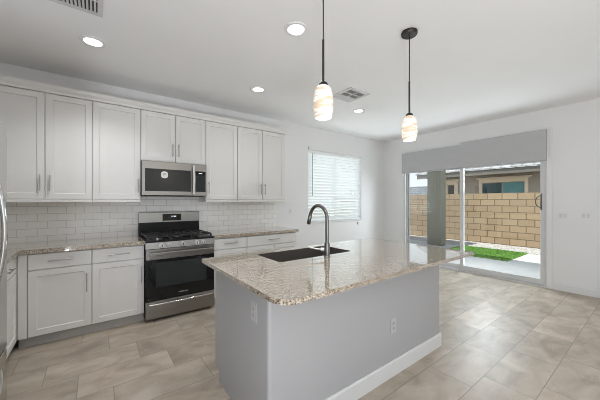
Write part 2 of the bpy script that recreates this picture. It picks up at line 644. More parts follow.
def rounded(pts, radii, seg=6):
    """round the corners of a closed outline; radii per corner"""
    out = []
    n = len(pts)
    for i in range(n):
        p, a, b = Vector(pts[i]), Vector(pts[i - 1]), Vector(pts[(i + 1) % n])
        r = radii[i]
        if r <= 0:
            out.append(tuple(p))
            continue
        da, db = (a - p).normalized(), (b - p).normalized()
        ang = da.angle(db)
        t = r / math.tan(ang / 2)
        p0, p1 = p + da * t, p + db * t
        ctr = p + (da + db).normalized() * (r / math.sin(ang / 2))
        a0 = math.atan2(p0.y - ctr.y, p0.x - ctr.x)
        a1 = math.atan2(p1.y - ctr.y, p1.x - ctr.x)
        d = (a1 - a0 + math.pi) % (2 * math.pi) - math.pi
        for k in range(seg + 1):
            q = a0 + d * k / seg
            out.append((ctr.x + r * math.cos(q), ctr.y + r * math.sin(q)))
    return out


# face frames: (u along the width, w up, n out of the face) -> world
def face(kind, a, b):
    if kind == '-Y':      # a = x of the left end, b = y of the face
        return lambda u, w, n: (a + u, b - n, w)
    if kind == '+Y':
        return lambda u, w, n: (a - u, b + n, w)
    if kind == '+X':      # a = y of the start, b = x of the face
        return lambda u, w, n: (b + n, a + u, w)
    if kind == '-X':
        return lambda u, w, n: (b - n, a - u, w)


def fbox(mb, F, u0, u1, w0, w1, n0, n1, bevel=0.0, seg=1):
    p, q = F(u0, w0, n0), F(u1, w1, n1)
    return mb.box(min(p[0], q[0]), max(p[0], q[0]), min(p[1], q[1]), max(p[1], q[1]), min(p[2], q[2]), max(p[2], q[2]), bevel, seg)


def shaker(F, u0, u1, w0, w1, rail=0.056, th=0.019, rec=0.009):
    """a five piece door: frame and recessed flat panel as one mesh"""
    mb = MB()
    bm = mb.bm
    c = 0.0015
    def ring(d, n):
        return [bm.verts.new(F(u, w, n)) for u, w in ((u0 + d, w0 + d), (u1 - d, w0 + d), (u1 - d, w1 - d), (u0 + d, w1 - d))]
    R = [ring(0, 0), ring(0, th - c), ring(c, th), ring(rail, th), ring(rail + 0.006, th - rec)]
    for a, b in zip(R, R[1:]):
        for i in range(4):
            bm.faces.new((a[i], a[(i + 1) % 4], b[(i + 1) % 4], b[i]))
    bm.faces.new(R[-1])
    bm.faces.new(R[0][::-1])
    return mb


def pull(F, u, w, length, vertical, parent, r=0.0055, off=0.030, n0=0.019):
    mb = MB()
    if vertical:
        a, b = F(u, w - length / 2, n0 + off), F(u, w + length / 2, n0 + off)
        posts = [(u, w - length * 0.36), (u, w + length * 0.36)]
    else:
        a, b = F(u - length / 2, w, n0 + off), F(u + length / 2, w, n0 + off)
        posts = [(u - length * 0.36, w), (u + length * 0.36, w)]
    mb.cyl(a, b, r, n=10)
    for pu, pw in posts:
        mb.cyl(F(pu, pw, n0), F(pu, pw, n0 + off), r * 0.8, n=8)
    return mb.build('handle', 'nickel', parent, smooth=True)


# ------------------------------------------------------------------ the room
T = 0.15
structure(box(XL - T, XR + T, YB - T, YW + T, -0.12, 0.0).build('floor', 'floor'))
structure(box(XL - T, XR + T, YB - T, YW + T, H, H + 0.15).build('ceiling', 'ceiling'))
mb = MB().prism([(YB, 0), (YW, 0), (YW, H), (YB, H)], lambda u, v, t: (t, u, v), XL - T, XL,
                holes=[[(-2.75, 0.3), (-0.25, 0.3), (-0.25, 2.4), (-2.75, 2.4)]])  # opening of the made-up left window
structure(mb.build('wall_left', 'wall'))

WX0, WX1, WZ0, WZ1 = 3.29, 4.83, 0.955, 2.355        # kitchen window opening
mb = MB().prism([(XL - T, 0), (XR + T, 0), (XR + T, H), (XL - T, H)], lambda u, v, t: (u, t, v), YW, YW + T,
                holes=[[(WX0, WZ0), (WX1, WZ0), (WX1, WZ1), (WX0, WZ1)]])
structure(mb.build('wall_kitchen', 'wall'))

DY0, DY1, DZ = 1.12, 3.60, 2.40                      # glass door opening
mb = MB().prism([(YB, 0), (DY0, 0), (DY0, DZ), (DY1, DZ), (DY1, 0), (YW, 0), (YW, H), (YB, H)], lambda u, v, t: (t, u, v), XR, XR + T)
structure(mb.build('wall_right', 'wall'))

mb = MB().prism([(XL - T, 0), (XR + T, 0), (XR + T, H), (XL - T, H)], lambda u, v, t: (u, t, v), YB - T, YB,
                holes=[[(0.8, 0.3), (5.0, 0.3), (5.0, 2.4), (0.8, 2.4)]])
structure(mb.build('wall_back', 'wall'))

# back window, behind the camera
w2 = structure(bpy.data.objects.new('window_2', None))
col.objects.link(w2)
f = MB()
for x in (0.8, 2.17, 3.57, 4.94):
    f.box(x, x + 0.06, YB - 0.10, YB - 0.04, 0.3, 2.4)
f.box(0.8, 5.0, YB - 0.10, YB - 0.04, 0.3, 0.36).box(0.8, 5.0, YB - 0.10, YB - 0.04, 2.34, 2.4)
f.build('window_frame', 'trim', w2)
box(0.86, 4.94, YB - 0.075, YB - 0.068, 0.36, 2.34).build('window_pane', 'glass', w2)

w3 = structure(bpy.data.objects.new('added_window_left', None))  # left window, made up to go with the left fill lamps
col.objects.link(w3)
f = MB()
for y in (-2.75, -1.53, -0.31):
    f.box(XL - 0.10, XL - 0.04, y, y + 0.06, 0.3, 2.4)
f.box(XL - 0.10, XL - 0.04, -2.75, -0.25, 0.3, 0.36).box(XL - 0.10, XL - 0.04, -2.75, -0.25, 2.34, 2.4)
f.build('window_frame', 'trim', w3)
box(XL - 0.075, XL - 0.068, -2.69, -0.31, 0.36, 2.34).build('window_pane', 'glass', w3)

# baseboards
structure(box(XR - 0.014, XR, YB, DY0 - 0.066, 0, 0.10, 0.003).build('baseboard_right', 'trim'))
structure(box(XR - 0.014, XR, DY1 + 0.01, YW - 0.014, 0, 0.10, 0.003).build('baseboard_corner', 'trim'))
structure(box(2.60, XR, YW - 0.014, YW, 0, 0.10, 0.003).build('baseboard_kitchen', 'trim'))
# white casing on the right side of the glass door
structure(box(XR - 0.02, XR, DY0 - 0.066, DY0, 0, 2.50, 0.003).build('trim_1', 'trim'))

# kitchen window
wi = structure(bpy.data.objects.new('window_1', None))
col.objects.link(wi)
f = MB()
y0, y1 = YW + 0.085, YW + 0.13
f.box(WX0, WX0 + 0.045, y0, y1, WZ0, WZ1).box(WX1 - 0.045, WX1, y0, y1, WZ0, WZ1)
f.box(WX0 + 0.045, WX1 - 0.045, y0, y1, WZ0, WZ0 + 0.05).box(WX0 + 0.045, WX1 - 0.045, y0, y1, WZ1 - 0.05, WZ1)
f.box(4.0, 4.06, y0, y1, WZ0 + 0.05, WZ1 - 0.05)
f.build('window_frame', 'trim', wi)
box(WX0 + 0.045, 4.0, YW + 0.105, YW + 0.110, WZ0 + 0.05, WZ1 - 0.05).build('window_pane', 'glass', wi)
box(4.06, WX1 - 0.045, YW + 0.105, YW + 0.110, WZ0 + 0.05, WZ1 - 0.05).build('window_pane', 'glass', wi)
box(WX0 - 0.02, WX1 + 0.03, YW - 0.022, YW, WZ0 - 0.022, WZ0, 0.003).build('window_sill', 'trim', wi)

# white horizontal blinds
bl = thing('window_blind', 'closed white horizontal slat blind in the kitchen window', 'blind', (4.03, YW + 0.04, WZ0))
s = MB()
n_sl = 22
pitch = (WZ1 - 0.06 - (WZ0 + 0.04)) / n_sl
for i in range(n_sl):
    z = WZ0 + 0.045 + pitch * (i + 0.5)
    t = bmesh.new()
    bmesh.ops.create_cube(t, size=1.0)
    M = Matrix.Translation(((WX0 + WX1) / 2, YW + 0.035, z)) @ Matrix.Rotation(math.radians(-58), 4, 'X') @ Matrix.Diagonal((WX1 - WX0 - 0.025, 0.058, 0.003, 1))
    t.transform(M)
    s._merge(t)
s.build('slat_panel', 'blind', bl)
box(WX0 + 0.006, WX1 - 0.006, YW + 0.005, YW + 0.060, WZ1 - 0.062, WZ1 - 0.002, 0.004).build('headrail', 'blind', bl)
box(WX0 + 0.012, WX1 - 0.012, YW + 0.012, YW + 0.056, WZ0 + 0.006, WZ0 + 0.034, 0.004).build('bottom_rail', 'blind', bl)
MB().cyl((3.394, YW - 0.004, 2.29), (3.394, YW - 0.004, 1.46), 0.006, n=8).build('tilt_wand', 'wand', bl, smooth=True)
for x in (3.62, 4.03, 4.44):
    MB().cyl((x, YW + 0.002, WZ0 + 0.03), (x, YW + 0.002, WZ1 - 0.06), 0.0016, n=6).build('ladder_cord', 'blind', bl)
box(WX0 - 0.005, WX0 + 0.012, YW - 0.012, YW - 0.0005, 2.355, 2.41, 0.002).build('bracket', 'wand', bl)

# sliding glass door
dr = structure(bpy.data.objects.new('door_1', None))
col.objects.link(dr)
xo, xi = XR - 0.005, XR + 0.12
f = MB()
f.box(xo, xi, DY0, DY0 + 0.022, 0.0, DZ).box(xo, xi, DY1 - 0.035, DY1, 0.0, DZ)
f.box(xo, xi, DY0 + 0.022, DY1 - 0.035, DZ - 0.05, DZ)
f.box(xo - 0.01, xi, DY0 + 0.022, DY1 - 0.035, 0.0, 0.032)
f.box(xo + 0.05, xo + 0.058, DY0 + 0.022, DY1 - 0.035, 0.032, 0.048)
f.build('door_frame', 'silver_frame', dr)


def panel(name, ya, yb, xa, xb, mull, bottom=0.085):
    p = MB()
    p.box(xa, xb, ya, ya + mull[0], 0.034, DZ - 0.052, 0.003)
    p.box(xa, xb, yb - mull[1], yb, 0.034, DZ - 0.052, 0.003)
    p.box(xa, xb, ya + mull[0], yb - mull[1], 0.034, 0.034 + bottom, 0.003)
    p.box(xa, xb, ya + mull[0], yb - mull[1], DZ - 0.13, DZ - 0.052, 0.003)
    o = p.build(name, 'silver_frame', dr)
    xm = (xa + xb) / 2
    box(xm - 0.003, xm + 0.003, ya + mull[0], yb - mull[1], 0.034 + bottom, DZ - 0.13).build('glass_pane', 'lowe' if name == 'fixed_panel' else 'glass', o)
    return o


sl = panel('sliding_panel', DY0 + 0.024, 2.40, XR + 0.010, XR + 0.045, (0.055, 0.060))
fx = panel('fixed_panel', 2.345, DY1 - 0.037, XR + 0.062, XR + 0.097, (0.06, 0.045))
box(XR + 0.0605, XR + 0.099, DY1 - 0.088, DY1 - 0.080, 0.10, DZ - 0.12).build('weather_strip', 'stile_dark', fx)
# D-shaped pull of the sliding panel
h = MB()
h.box(XR - 0.004, XR + 0.010, 1.176, 1.197, 1.22, 1.48, 0.003)
hp = [(XR + 0.006, 1.19 + 0.06 * math.sin(a), 1.35 - 0.095 * math.cos(a)) for a in [math.pi * k / 12 for k in range(13)]]
h.tube([(p[0] - 0.034 * math.sin(math.pi * k / 12), p[1], p[2]) for k, p in enumerate(hp)], 0.007, n=8)
h.build('door_handle', 'stile_dark', sl, smooth=True)

# two grey valances above the door, each the folded shade of one panel
for (ya, yb, za, zb, xf, lab) in ((1.112, 2.352, 1.985, 2.470, XR - 0.085, 'grey fabric blind raised above the sliding panel with the handle'),
                                  (2.356, 3.60, 1.985, 2.432, XR - 0.075, 'grey fabric blind raised above the fixed glass panel near the corner')):
    v = thing('roller_blind', lab, 'roller blind', (XR - 0.04, (ya + yb) / 2, za), 'raised blinds above the glass door')
    pr = rounded([(xf, za + 0.012), (XR - 0.001, za + 0.012), (XR - 0.001, zb), (xf, zb)], [0.006, 0, 0, 0.006], 3)
    MB().prism(pr, lambda u, v_, t: (u, t, v_), ya, yb).build('valance', 'valance', v)
    MB().cyl((xf + 0.03, ya + 0.004, za + 0.004), (xf + 0.03, yb - 0.004, za + 0.004), 0.010, n=12).build('bottom_bar', 'valance', v, smooth=True)
    box(xf + 0.005, xf + 0.06, yb - 0.02 if ya > 2 else ya + 0.0, yb if ya > 2 else ya + 0.02, za - 0.022, za - 0.009, 0.002).build('end_clip', 'plate', v)

# ------------------------------------------------------------------ upper cabinets
UF = YW - 0.325            # face of the upper doors
UB = UF + 0.019            # face of the boxes
UZ0, UZ1 = 1.383, 2.469


def upper(x0, x1, z0, splits, handles, label, rail=True):
    t = thing('upper_cabinet', label, 'cabinet', ((x0 + x1) / 2, YW - 0.16, z0), 'wall cabinets along the kitchen wall')
    b = MB().box(x0 + 0.0005, x1 - 0.0005, UB + 0.001, YW - 0.0005, z0 - (0.0 if not rail else 0.033), UZ1 + 0.006)
    b.build('body', 'cabinet', t)
    if rail:
        box(x0 + 0.0005, x1 - 0.0005, UF - 0.004, UB + 0.0008, z0 - 0.036, z0 - 0.007, 0.003).build('light_rail', 'cabinet', t)
    cr = [(UF - 0.002, UZ1 + 0.007), (UF - 0.002, UZ1 + 0.030), (UF - 0.020, UZ1 + 0.055), (UF - 0.020, UZ1 + 0.088), (UB + 0.02, UZ1 + 0.088), (UB + 0.02, UZ1 + 0.007)]
    MB().prism(cr, lambda u, v, s_: (s_, u, v), x0, x1).build('crown_trim', 'cabinet', t)
    xs = [x0] + splits + [x1]
    F = face('-Y', 0, UB)
    for (a, c), (hx, hz) in zip(zip(xs, xs[1:]), handles):
        g = 0.0035
        d = shaker(F, a + g, c - g, z0, UZ1 - 0.002).build('door', 'cabinet', t)
        pull(F, hx, hz, 0.165, True, d)
    return t


upper(-0.802, -0.026, UZ0, [-0.414], [(-0.451, 1.545), (-0.376, 1.545)], 'white two-door wall cabinet at the far left above the corner worktop')
upper(-0.026, 0.4405, UZ0, [], [(0.411, 1.545)], 'white single-door wall cabinet directly left of the microwave')
upper(0.4415, 1.222, 1.858, [0.832], [(0.796, 2.012), (0.868, 2.012)], 'short white two-door wall cabinet above the microwave', rail=False)
upper(1.223, 1.690, UZ0, [], [(1.262, 1.545)], 'white single-door wall cabinet directly right of the microwave')
upper(1.691, 2.540, UZ0, [2.112], [(2.078, 1.545), (2.146, 1.545)], 'white two-door wall cabinet at the right end of the row')

# ------------------------------------------------------------------ base cabinets
BF = YW - 0.63             # face of the doors
BB = BF + 0.019
BT = 0.8755                # top of the boxes


def base(x0, x1, cols, label, name='base_cabinet', filler=0.0):
    t = thing(name, label, 'cabinet', ((x0 + x1) / 2, YW - 0.3, 0), 'base cabinets along the kitchen wall')
    MB().box(x0 - filler + 0.0005, x1 - 0.0005, BB + 0.001, YW - 0.001, 0.10, BT).build('body', 'cabinet', t)
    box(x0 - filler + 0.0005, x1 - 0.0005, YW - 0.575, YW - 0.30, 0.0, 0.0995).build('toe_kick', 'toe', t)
    if filler:
        box(x0 - filler + 0.001, x0 - 0.004, BF + 0.004, BB + 0.0008, 0.10, BT).build('filler_strip', 'cabinet', t)
    F = face('-Y', 0, BB)
    g = 0.0035
    for a, c, doors in cols:
        d = MB()
        fbox(d, F, a + g, c - g, 0.722, BT - 0.012, 0, 0.019, 0.002)
        d = d.build('drawer', 'cabinet', t)
        pull(F, (a + c) / 2, 0.797, 0.19, False, d)
        for da, dc, hx in doors:
            o = shaker(F, da + g, dc - g, 0.104, 0.712).build('door', 'cabinet', t)
            pull(F, hx, 0.545, 0.185, True, o)
    return t


base(-0.499, -0.029, [(-0.499, -0.029, [(-0.499, -0.029, -0.070)])], 'white base cabinet with drawer and door beside the corner filler, near the refrigerator', filler=0.066)
base(-0.0285, 0.4395, [(-0.0285, 0.4395, [(-0.0285, 0.4395, 0.408)])], 'white base cabinet with drawer and door directly left of the range')
base(1.2165, 1.6955, [(1.2165, 1.6955, [(1.2165, 1.6955, 1.255)])], 'white base cabinet with narrow drawer directly right of the range')
base(1.6965, 2.555, [(1.6965, 2.555, [(1.6965, 2.14, 2.10), (2.14, 2.555, 2.18)])], 'white base cabinet with wide drawer and two doors at the right end')

# the left leg of the L, seen edge-on behind the refrigerator
LX = -0.5655
t = thing('base_cabinet', 'white base cabinet facing right behind the refrigerator, seen almost edge-on', 'cabinet', (-0.9, 2.85, 0), 'base cabinets along the kitchen wall')
box(XL + 0.001, LX - 0.020, 2.20, YW - 0.001, 0.10, BT).build('body', 'cabinet', t)
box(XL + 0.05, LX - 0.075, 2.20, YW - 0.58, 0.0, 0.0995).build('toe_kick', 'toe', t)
F = face('+X', 0, LX - 0.019)
box(LX - 0.0195, LX - 0.004, 3.474, BF + 0.0035, 0.10, BT).build('filler_strip', 'cabinet', t)
for a, c in ((2.21, 2.83), (2.83, 3.47)):
    d = MB()
    fbox(d, F, a + 0.003, c - 0.003, 0.722, BT - 0.012, 0, 0.019, 0.002)
    d = d.build('drawer', 'cabinet', t)
    pull(F, (a + c) / 2, 0.797, 0.19, False, d)
    o = shaker(F, a + 0.003, c - 0.003, 0.104, 0.712).build('door', 'cabinet', t)
    pull(F, a + 0.05, 0.60, 0.185, True, o)

# ------------------------------------------------------------------ worktops and backsplash
CT0, CT1 = 0.876, 0.914


def slab(name, pts, radii, label, holes=(), z0=CT0, eased=True):
    o = MB()
    out = rounded(pts, radii, 8)
    o.prism(out, lambda u, v, s_: (u, v, s_), z0, CT1, holes)
    ob = o.build(name, 'granite')
    if eased:
        bv = ob.modifiers.new('edge', 'BEVEL')
        bv.width = 0.0025
        bv.segments = 2
        bv.limit_method = 'ANGLE'
        bv.angle_limit = math.radians(50)
    return tag(ob, label, 'worktop')


slab('worktop', [(XL + 0.002, 2.20), (-0.545, 2.20), (-0.545, 3.487), (0.441, 3.487), (0.441, YW - 0.011), (XL + 0.002, YW - 0.011)],
     [0, 0.01, 0, 0, 0, 0], 'L-shaped beige granite worktop left of the range', eased=False)
slab('worktop', [(1.213, 3.487), (2.585, 3.487), (2.585, YW - 0.011), (1.213, YW - 0.011)], [0, 0.015, 0, 0], 'short beige granite worktop right of the range')

bs = MB().box(XL + 0.002, 2.56, YW - 0.010, YW - 0.0002, CT1 + 0.0005, UZ0 - 0.034)
bs.box(0.4425, 1.2215, YW - 0.010, YW - 0.0002, UZ0 - 0.0335, 1.43)
bs = bs.build('backsplash', 'tile')
tag(bs, 'glossy off-white subway tile backsplash between worktop and wall cabinets', 'backsplash')

# ------------------------------------------------------------------ range
RX0, RX1 = 0.4435, 1.2105
RF = YW - 0.70             # door face
rg = thing('gas_range', 'stainless gas range with black oven glass between the base cabinets', 'range', ((RX0 + RX1) / 2, YW - 0.35, 0))
b = MB().box(RX0, RX1, RF + 0.045, YW - 0.012, 0.03, 0.893)
for x in (RX0 + 0.04, RX1 - 0.04):
    for y in (RF + 0.10, YW - 0.08):
        b.cyl((x, y, 0.0), (x, y, 0.032), 0.018, n=10)
b.build('body', 'black', rg)
# cooktop pan with a raised rim
c = MB().box(RX0 - 0.0005, RX1 + 0.0005, RF - 0.005, YW - 0.075, 0.8935, 0.912, 0.004)
ck = c.build('cooktop', 'black', rg)
# backguard
g = MB().prism([(YW - 0.075, 0.9125), (YW - 0.012, 0.9125), (YW - 0.012, 1.205), (YW - 0.0610, 1.205), (YW - 0.066, 1.075)],
               lambda u, v, s_: (s_, u, v), RX0 + 0.004, RX1 - 0.004).build('backguard', 'black', rg)
MB().prism([(YW - 0.0755, 1.078), (YW - 0.0725, 1.206), (YW - 0.070, 1.210), (YW - 0.013, 1.210), (YW - 0.013, 1.2055), (YW - 0.0615, 1.2055), (YW - 0.0668, 1.078)],
           lambda u, v, s_: (s_, u, v), RX0 + 0.002, RX1 - 0.002).build('backguard_trim', 'steel', rg)
dp = box(0.724, 0.962, YW - 0.0775, YW - 0.0715, 1.094, 1.184, 0.002).build('display', 'darkglass', rg)
seg = MB()
for i, x in enumerate((0.835, 0.85, 0.869, 0.884)):
    seg.box(x, x + 0.010, YW - 0.0783, YW - 0.0776, 1.140, 1.1585)
seg.build('clock_digit', 'digit', dp)
# burners
for (x, y, r) in ((0.58, 3.57, 0.050), (0.58, 3.86, 0.042), (0.827, 3.715, 0.058), (1.075, 3.57, 0.046), (1.075, 3.86, 0.040)):
    bn = MB().lathe((x, y, 0.9122), [(0, 0), (r * 1.15, 0), (r * 1.15, 0.010), (r * 0.8, 0.013), (r * 0.8, 0.02), (0, 0.02)], 20).build('burner', 'steel', ck, smooth=True)
    MB().lathe((x, y, 0.9324), [(0, 0), (r * 0.75, 0), (r * 0.72, 0.009), (0, 0.010)], 20).build('burner_cap', 'iron', bn, smooth=True)
# three cast-iron grates
for gx0, gx1 in ((0.462, 0.704), (0.708, 0.946), (0.950, 1.192)):
    q = MB()
    ya, yb = RF + 0.045, YW - 0.10
    for x in (gx0 + 0.008, gx1 - 0.008):
        q.box(x - 0.007, x + 0.007, ya, yb, 0.940, 0.956, 0.003)
    for y in (ya + 0.007, (ya + yb) / 2, yb - 0.007):
        q.box(gx0, gx1, y - 0.007, y + 0.007, 0.940, 0.956, 0.003)
    xm = (gx0 + gx1) / 2
    q.box(xm - 0.006, xm + 0.006, ya, yb, 0.943, 0.960, 0.003)
    for y in (ya + 0.14, yb - 0.14):
        q.box(gx0, gx1, y - 0.006, y + 0.006, 0.943, 0.960, 0.003)
    for x in (gx0 + 0.008, gx1 - 0.008):
        for y in (ya + 0.008, yb - 0.008):
            q.box(x - 0.008, x + 0.008, y - 0.008, y + 0.008, 0.912, 0.942)
    q.build('grate', 'iron', rg)
# control panel with knobs
cp = MB().prism([(RF - 0.004, 0.822), (RF + 0.045, 0.822), (RF + 0.045, 0.893), (RF + 0.008, 0.893)], lambda u, v, s_: (s_, u, v), RX0, RX1).build('control_panel', 'steel', rg)
for x in (0.604, 0.682, 0.829, 0.992, 1.070):
    k = MB().cyl((x, RF + 0.0005, 0.857), (x, RF - 0.012, 0.856), 0.027, n=20)
    k.cyl((x, RF - 0.012, 0.856), (x, RF - 0.040, 0.855), 0.021, 0.018, n=20)
    k = k.build('knob', 'satin', cp, smooth=True)
    box(x - 0.003, x + 0.003, RF - 0.0415, RF - 0.0395, 0.842, 0.870).build('pointer', 'black', k)
# oven door
od = box(RX0 + 0.002, RX1 - 0.002, RF, RF + 0.044, 0.236, 0.816, 0.004).build('oven_door', 'darkglass', rg)
box(RX0 + 0.002, RX1 - 0.002, RF - 0.004, RF - 0.0003, 0.700, 0.816, 0.001).build('door_cap', 'steel', od)
box(RX0 + 0.10, RX1 - 0.10, RF - 0.0016, RF - 0.0003, 0.385, 0.665, 0.0).build('oven_window', 'ovenwin', od)
hb = MB()
hb.box(RX0 + 0.03, RX1 - 0.03, RF - 0.062, RF - 0.046, 0.752, 0.784, 0.006, 2)
for x in (RX0 + 0.05, RX1 - 0.05):
    hb.box(x - 0.014, x + 0.014, RF - 0.047, RF - 0.004, 0.757, 0.779, 0.003)
hb.build('handle', 'steel', od)
lg = MB()
xx = 0.785
for wdt in (0.008, 0.003, 0.009, 0.009, 0.007, 0.009, 0.003, 0.008, 0.008, 0.009):
    lg.box(xx, xx + wdt, RF - 0.0014, RF - 0.0003, 0.288, 0.298)
    xx += wdt + 0.003
lg.build('logo_print', 'grey_mark', od)
# storage drawer with a lip handle
sdw = box(RX0 + 0.002, RX1 - 0.002, RF - 0.002, RF + 0.044, 0.036, 0.230, 0.003).build('storage_drawer', 'steel', rg)
lp = [(RX0 + 0.03 + (RX1 - RX0 - 0.06) * k / 16, RF - 0.012 - 0.016 * math.sin(math.pi * k / 16), 0.200) for k in range(17)]
MB().tube(lp, 0.011, n=10).build('handle', 'chrome', sdw, smooth=True)

# ------------------------------------------------------------------ microwave
MF = YW - 0.40
mw = thing('microwave', 'stainless over-the-range microwave under the short cabinet', 'microwave', (0.827, YW - 0.2, 1.42))
MX0, MX1 = 0.4435, 1.2095
box(MX0, MX1, MF + 0.030, YW - 0.012, 1.431, 1.850).build('body', 'black', mw)
box(MX0 + 0.03, MX1 - 0.03, MF + 0.05, YW - 0.05, 1.420, 1.4308).build('vent_grille', 'black', mw)
md = box(MX0, MX1, MF, MF + 0.0295, 1.430, 1.850, 0.003).build('door', 'steel', mw)
box(0.476, 1.004, MF - 0.0025, MF - 0.0002, 1.482, 1.756, 0.0008).build('window', 'mwwin', md)
box(1.062, 1.196, MF - 0.0025, MF - 0.0002, 1.482, 1.756, 0.0008).build('control_panel', 'darkglass', md)
box(1.105, 1.150, MF - 0.0034, MF - 0.0026, 1.722, 1.734).build('clock_digit', 'digit', md)
st = rounded([(0.650, 1.644), (0.727, 1.644), (0.727, 1.728), (0.650, 1.728)], [0.03] * 4, 5)
stk = MB().prism(st, lambda u, v, s_: (u, s_, v), MF - 0.0034, MF - 0.0026).build('sticker', 'white_mark', md)
stk['label'] = 'round white paper sticker'
sm = MB()
for z in (1.668, 1.684, 1.700):
    sm.box(0.668, 0.709, MF - 0.0040, MF - 0.0035, z, z + 0.007)
sm.build('sticker_print', 'grey_mark', md)
hh = [(1.034, MF - 0.018 - 0.030 * math.sin(math.pi * k / 14), 1.452 + 0.372 * k / 14) for k in range(15)]
hm = MB().tube(hh, 0.014, n=10, flat=0.6, side=(1, 0, 0))
for z in (1.466, 1.810):
    hm.cyl((1.034, MF, z), (1.034, MF - 0.024, z), 0.009, n=8)
hm.build('handle', 'satin', md, smooth=True)

# ------------------------------------------------------------------ refrigerator
fr = thing('refrigerator', 'tall stainless refrigerator with curved bar handle at the left edge', 'refrigerator', (-0.8, 1.68, 0))
box(-1.23, -0.446, 1.22, 2.115, 0.02, 1.735, 0.006).build('body', 'steel_v', fr)
dpt = rounded([(1.225, 0.590), (2.115, 0.590), (2.115, 1.752), (1.225, 1.752)], [0.006, 0.006, 0.085, 0.02], 8)
fd = MB().prism(dpt, lambda u, v, s_: (s_, u, v), -0.445, -0.380).build('door', 'fridge', fr)
fz = box(-0.445, -0.380, 1.225, 2.115, 0.055, 0.580, 0.006, 2).build('freezer_drawer', 'fridge', fr)
hh = [(-0.392 + 0.050 * math.sin(math.pi * k / 20) ** 0.9, 1.862, 1.215 - 0.34 + 0.68 * k / 20) for k in range(21)]
MB().tube(hh, 0.011, n=12).build('handle', 'chrome', fd, smooth=True)
hz = [(-0.392 + 0.050 * math.sin(math.pi * k / 20) ** 0.9, 1.32 + 0.70 * k / 20, 0.505) for k in range(21)]
MB().tube(hz, 0.011, n=12, side=(0, 0, 1)).build('handle', 'chrome', fz, smooth=True)

# ------------------------------------------------------------------ island
BI = 0.8875
IX0, IX1, IY0, IY1 = 0.745, 2.595, 1.280, 2.020
isl = thing('kitchen_island', 'white kitchen island base with baseboard under the granite slab', 'kitchen island', ((IX0 + IX1) / 2, 1.65, 0))
mbx = MB()
mbx.prism(rounded([(IX0, IY0), (IX1, IY0), (IX1, IY0 + 0.10), (IX0, IY0 + 0.10)], [0.022, 0.004, 0, 0], 6), lambda u, v, s_: (u, v, s_), 0.0, BI)                      # seating-side wall
mbx.box(IX0, IX0 + 0.02, IY0 + 0.10, IY1, 0.0, BI)
mbx.box(IX1 - 0.02, IX1, IY0 + 0.10, IY1, 0.0, BI)
mbx.box(IX0 + 0.02, IX1 - 0.02, IY1 - 0.02, IY1, 0.0, 0.08)
mbx.box(IX0, IX0 + 0.02, IY1, 2.0655, 0.10, BI)
mbx.box(IX1 - 0.02, IX1, IY1, 2.0655, 0.10, BI)
mbx.box(IX0 + 0.02, IX1 - 0.02, IY0 + 0.10, 2.0655, 0.08, 0.10)
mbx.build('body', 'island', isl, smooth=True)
fc = MB().box(IX0, IX1, 2.066, 2.084, 0.10, BI).build('face_frame', 'island', isl)
fc['label'] = 'cabinet front frame above the toe kick'
F = face('+Y', 0, 2.0845)
cw = (IX1 - IX0) / 4
for i in range(4):
    a = -IX1 + i * cw
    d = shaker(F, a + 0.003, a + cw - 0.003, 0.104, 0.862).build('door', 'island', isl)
    pull(F, a + (cw - 0.04 if i % 2 == 0 else 0.04), 0.74, 0.185, True, d)
bb = rounded([(0, 0), (0.014, 0), (0.014, 0.108), (0.008, 0.120), (0, 0.120)], [0] * 5)
b1 = MB().prism(bb, lambda u, v, s_: (s_, IY0 - 0.0002 - u, v), IX0 + 0.024, IX1 + 0.0145)
b1.build('baseboard', 'trim', isl)
b2 = MB().prism(bb, lambda u, v, s_: (IX1 + 0.0002 + u, s_, v), IY0, IY1)
b2.build('baseboard', 'trim', isl)

SX0, SX1, SY0, SY1 = 1.075, 1.835, 1.680, 2.056
hole = rounded([(SX0, SY0), (SX0, SY1), (SX1, SY1), (SX1, SY0)], [0.03] * 4, 5)
slab('worktop', [(0.653, 1.008), (2.669, 1.008), (2.669, 2.152), (0.653, 2.152)], [0.10, 0.012, 0.012, 0.02],
     'large beige granite island worktop with overhang and sink cutout', holes=[hole], z0=0.888)

# undermount sink
sk = thing('kitchen_sink', 'dark steel undermount sink sunk in the island worktop', 'sink', ((SX0 + SX1) / 2, (SY0 + SY1) / 2, 0.70))
s = MB()
e = 0.004
o2 = rounded([(SX0 - e, SY0 - e), (SX1 + e, SY0 - e), (SX1 + e, SY1 + e), (SX0 - e, SY1 + e)], [0.03] * 4, 5)
i2 = rounded([(SX0 + 0.001, SY0 + 0.001), (SX1 - 0.001, SY0 + 0.001), (SX1 - 0.001, SY1 - 0.001), (SX0 + 0.001, SY1 - 0.001)], [0.028] * 4, 5)
i3 = rounded([(SX0 + 0.0003, SY0 + 0.0003), (SX1 - 0.0003, SY0 + 0.0003), (SX1 - 0.0003, SY1 - 0.0003), (SX0 + 0.0003, SY1 - 0.0003)], [0.0295] * 4, 5)
i2 = rounded([(SX0 + 0.003, SY0 + 0.003), (SX1 - 0.003, SY0 + 0.003), (SX1 - 0.003, SY1 - 0.003), (SX0 + 0.003, SY1 - 0.003)], [0.027] * 4, 5)
bm = s.bm
zt, zb = 0.888 - 0.0008, 0.700
oo = [[bm.verts.new((x, y, z)) for x, y in o2] for z in (zt, zb - 0.004)]
ii = [[bm.verts.new((x, y, z)) for x, y in i2] for z in (CT1 - 0.003, zb)]
ii[0:0] = [[bm.verts.new((x, y, zt)) for x, y in i3], [bm.verts.new((x, y, CT1 - 0.003)) for x, y in i3]]
n = len(o2)
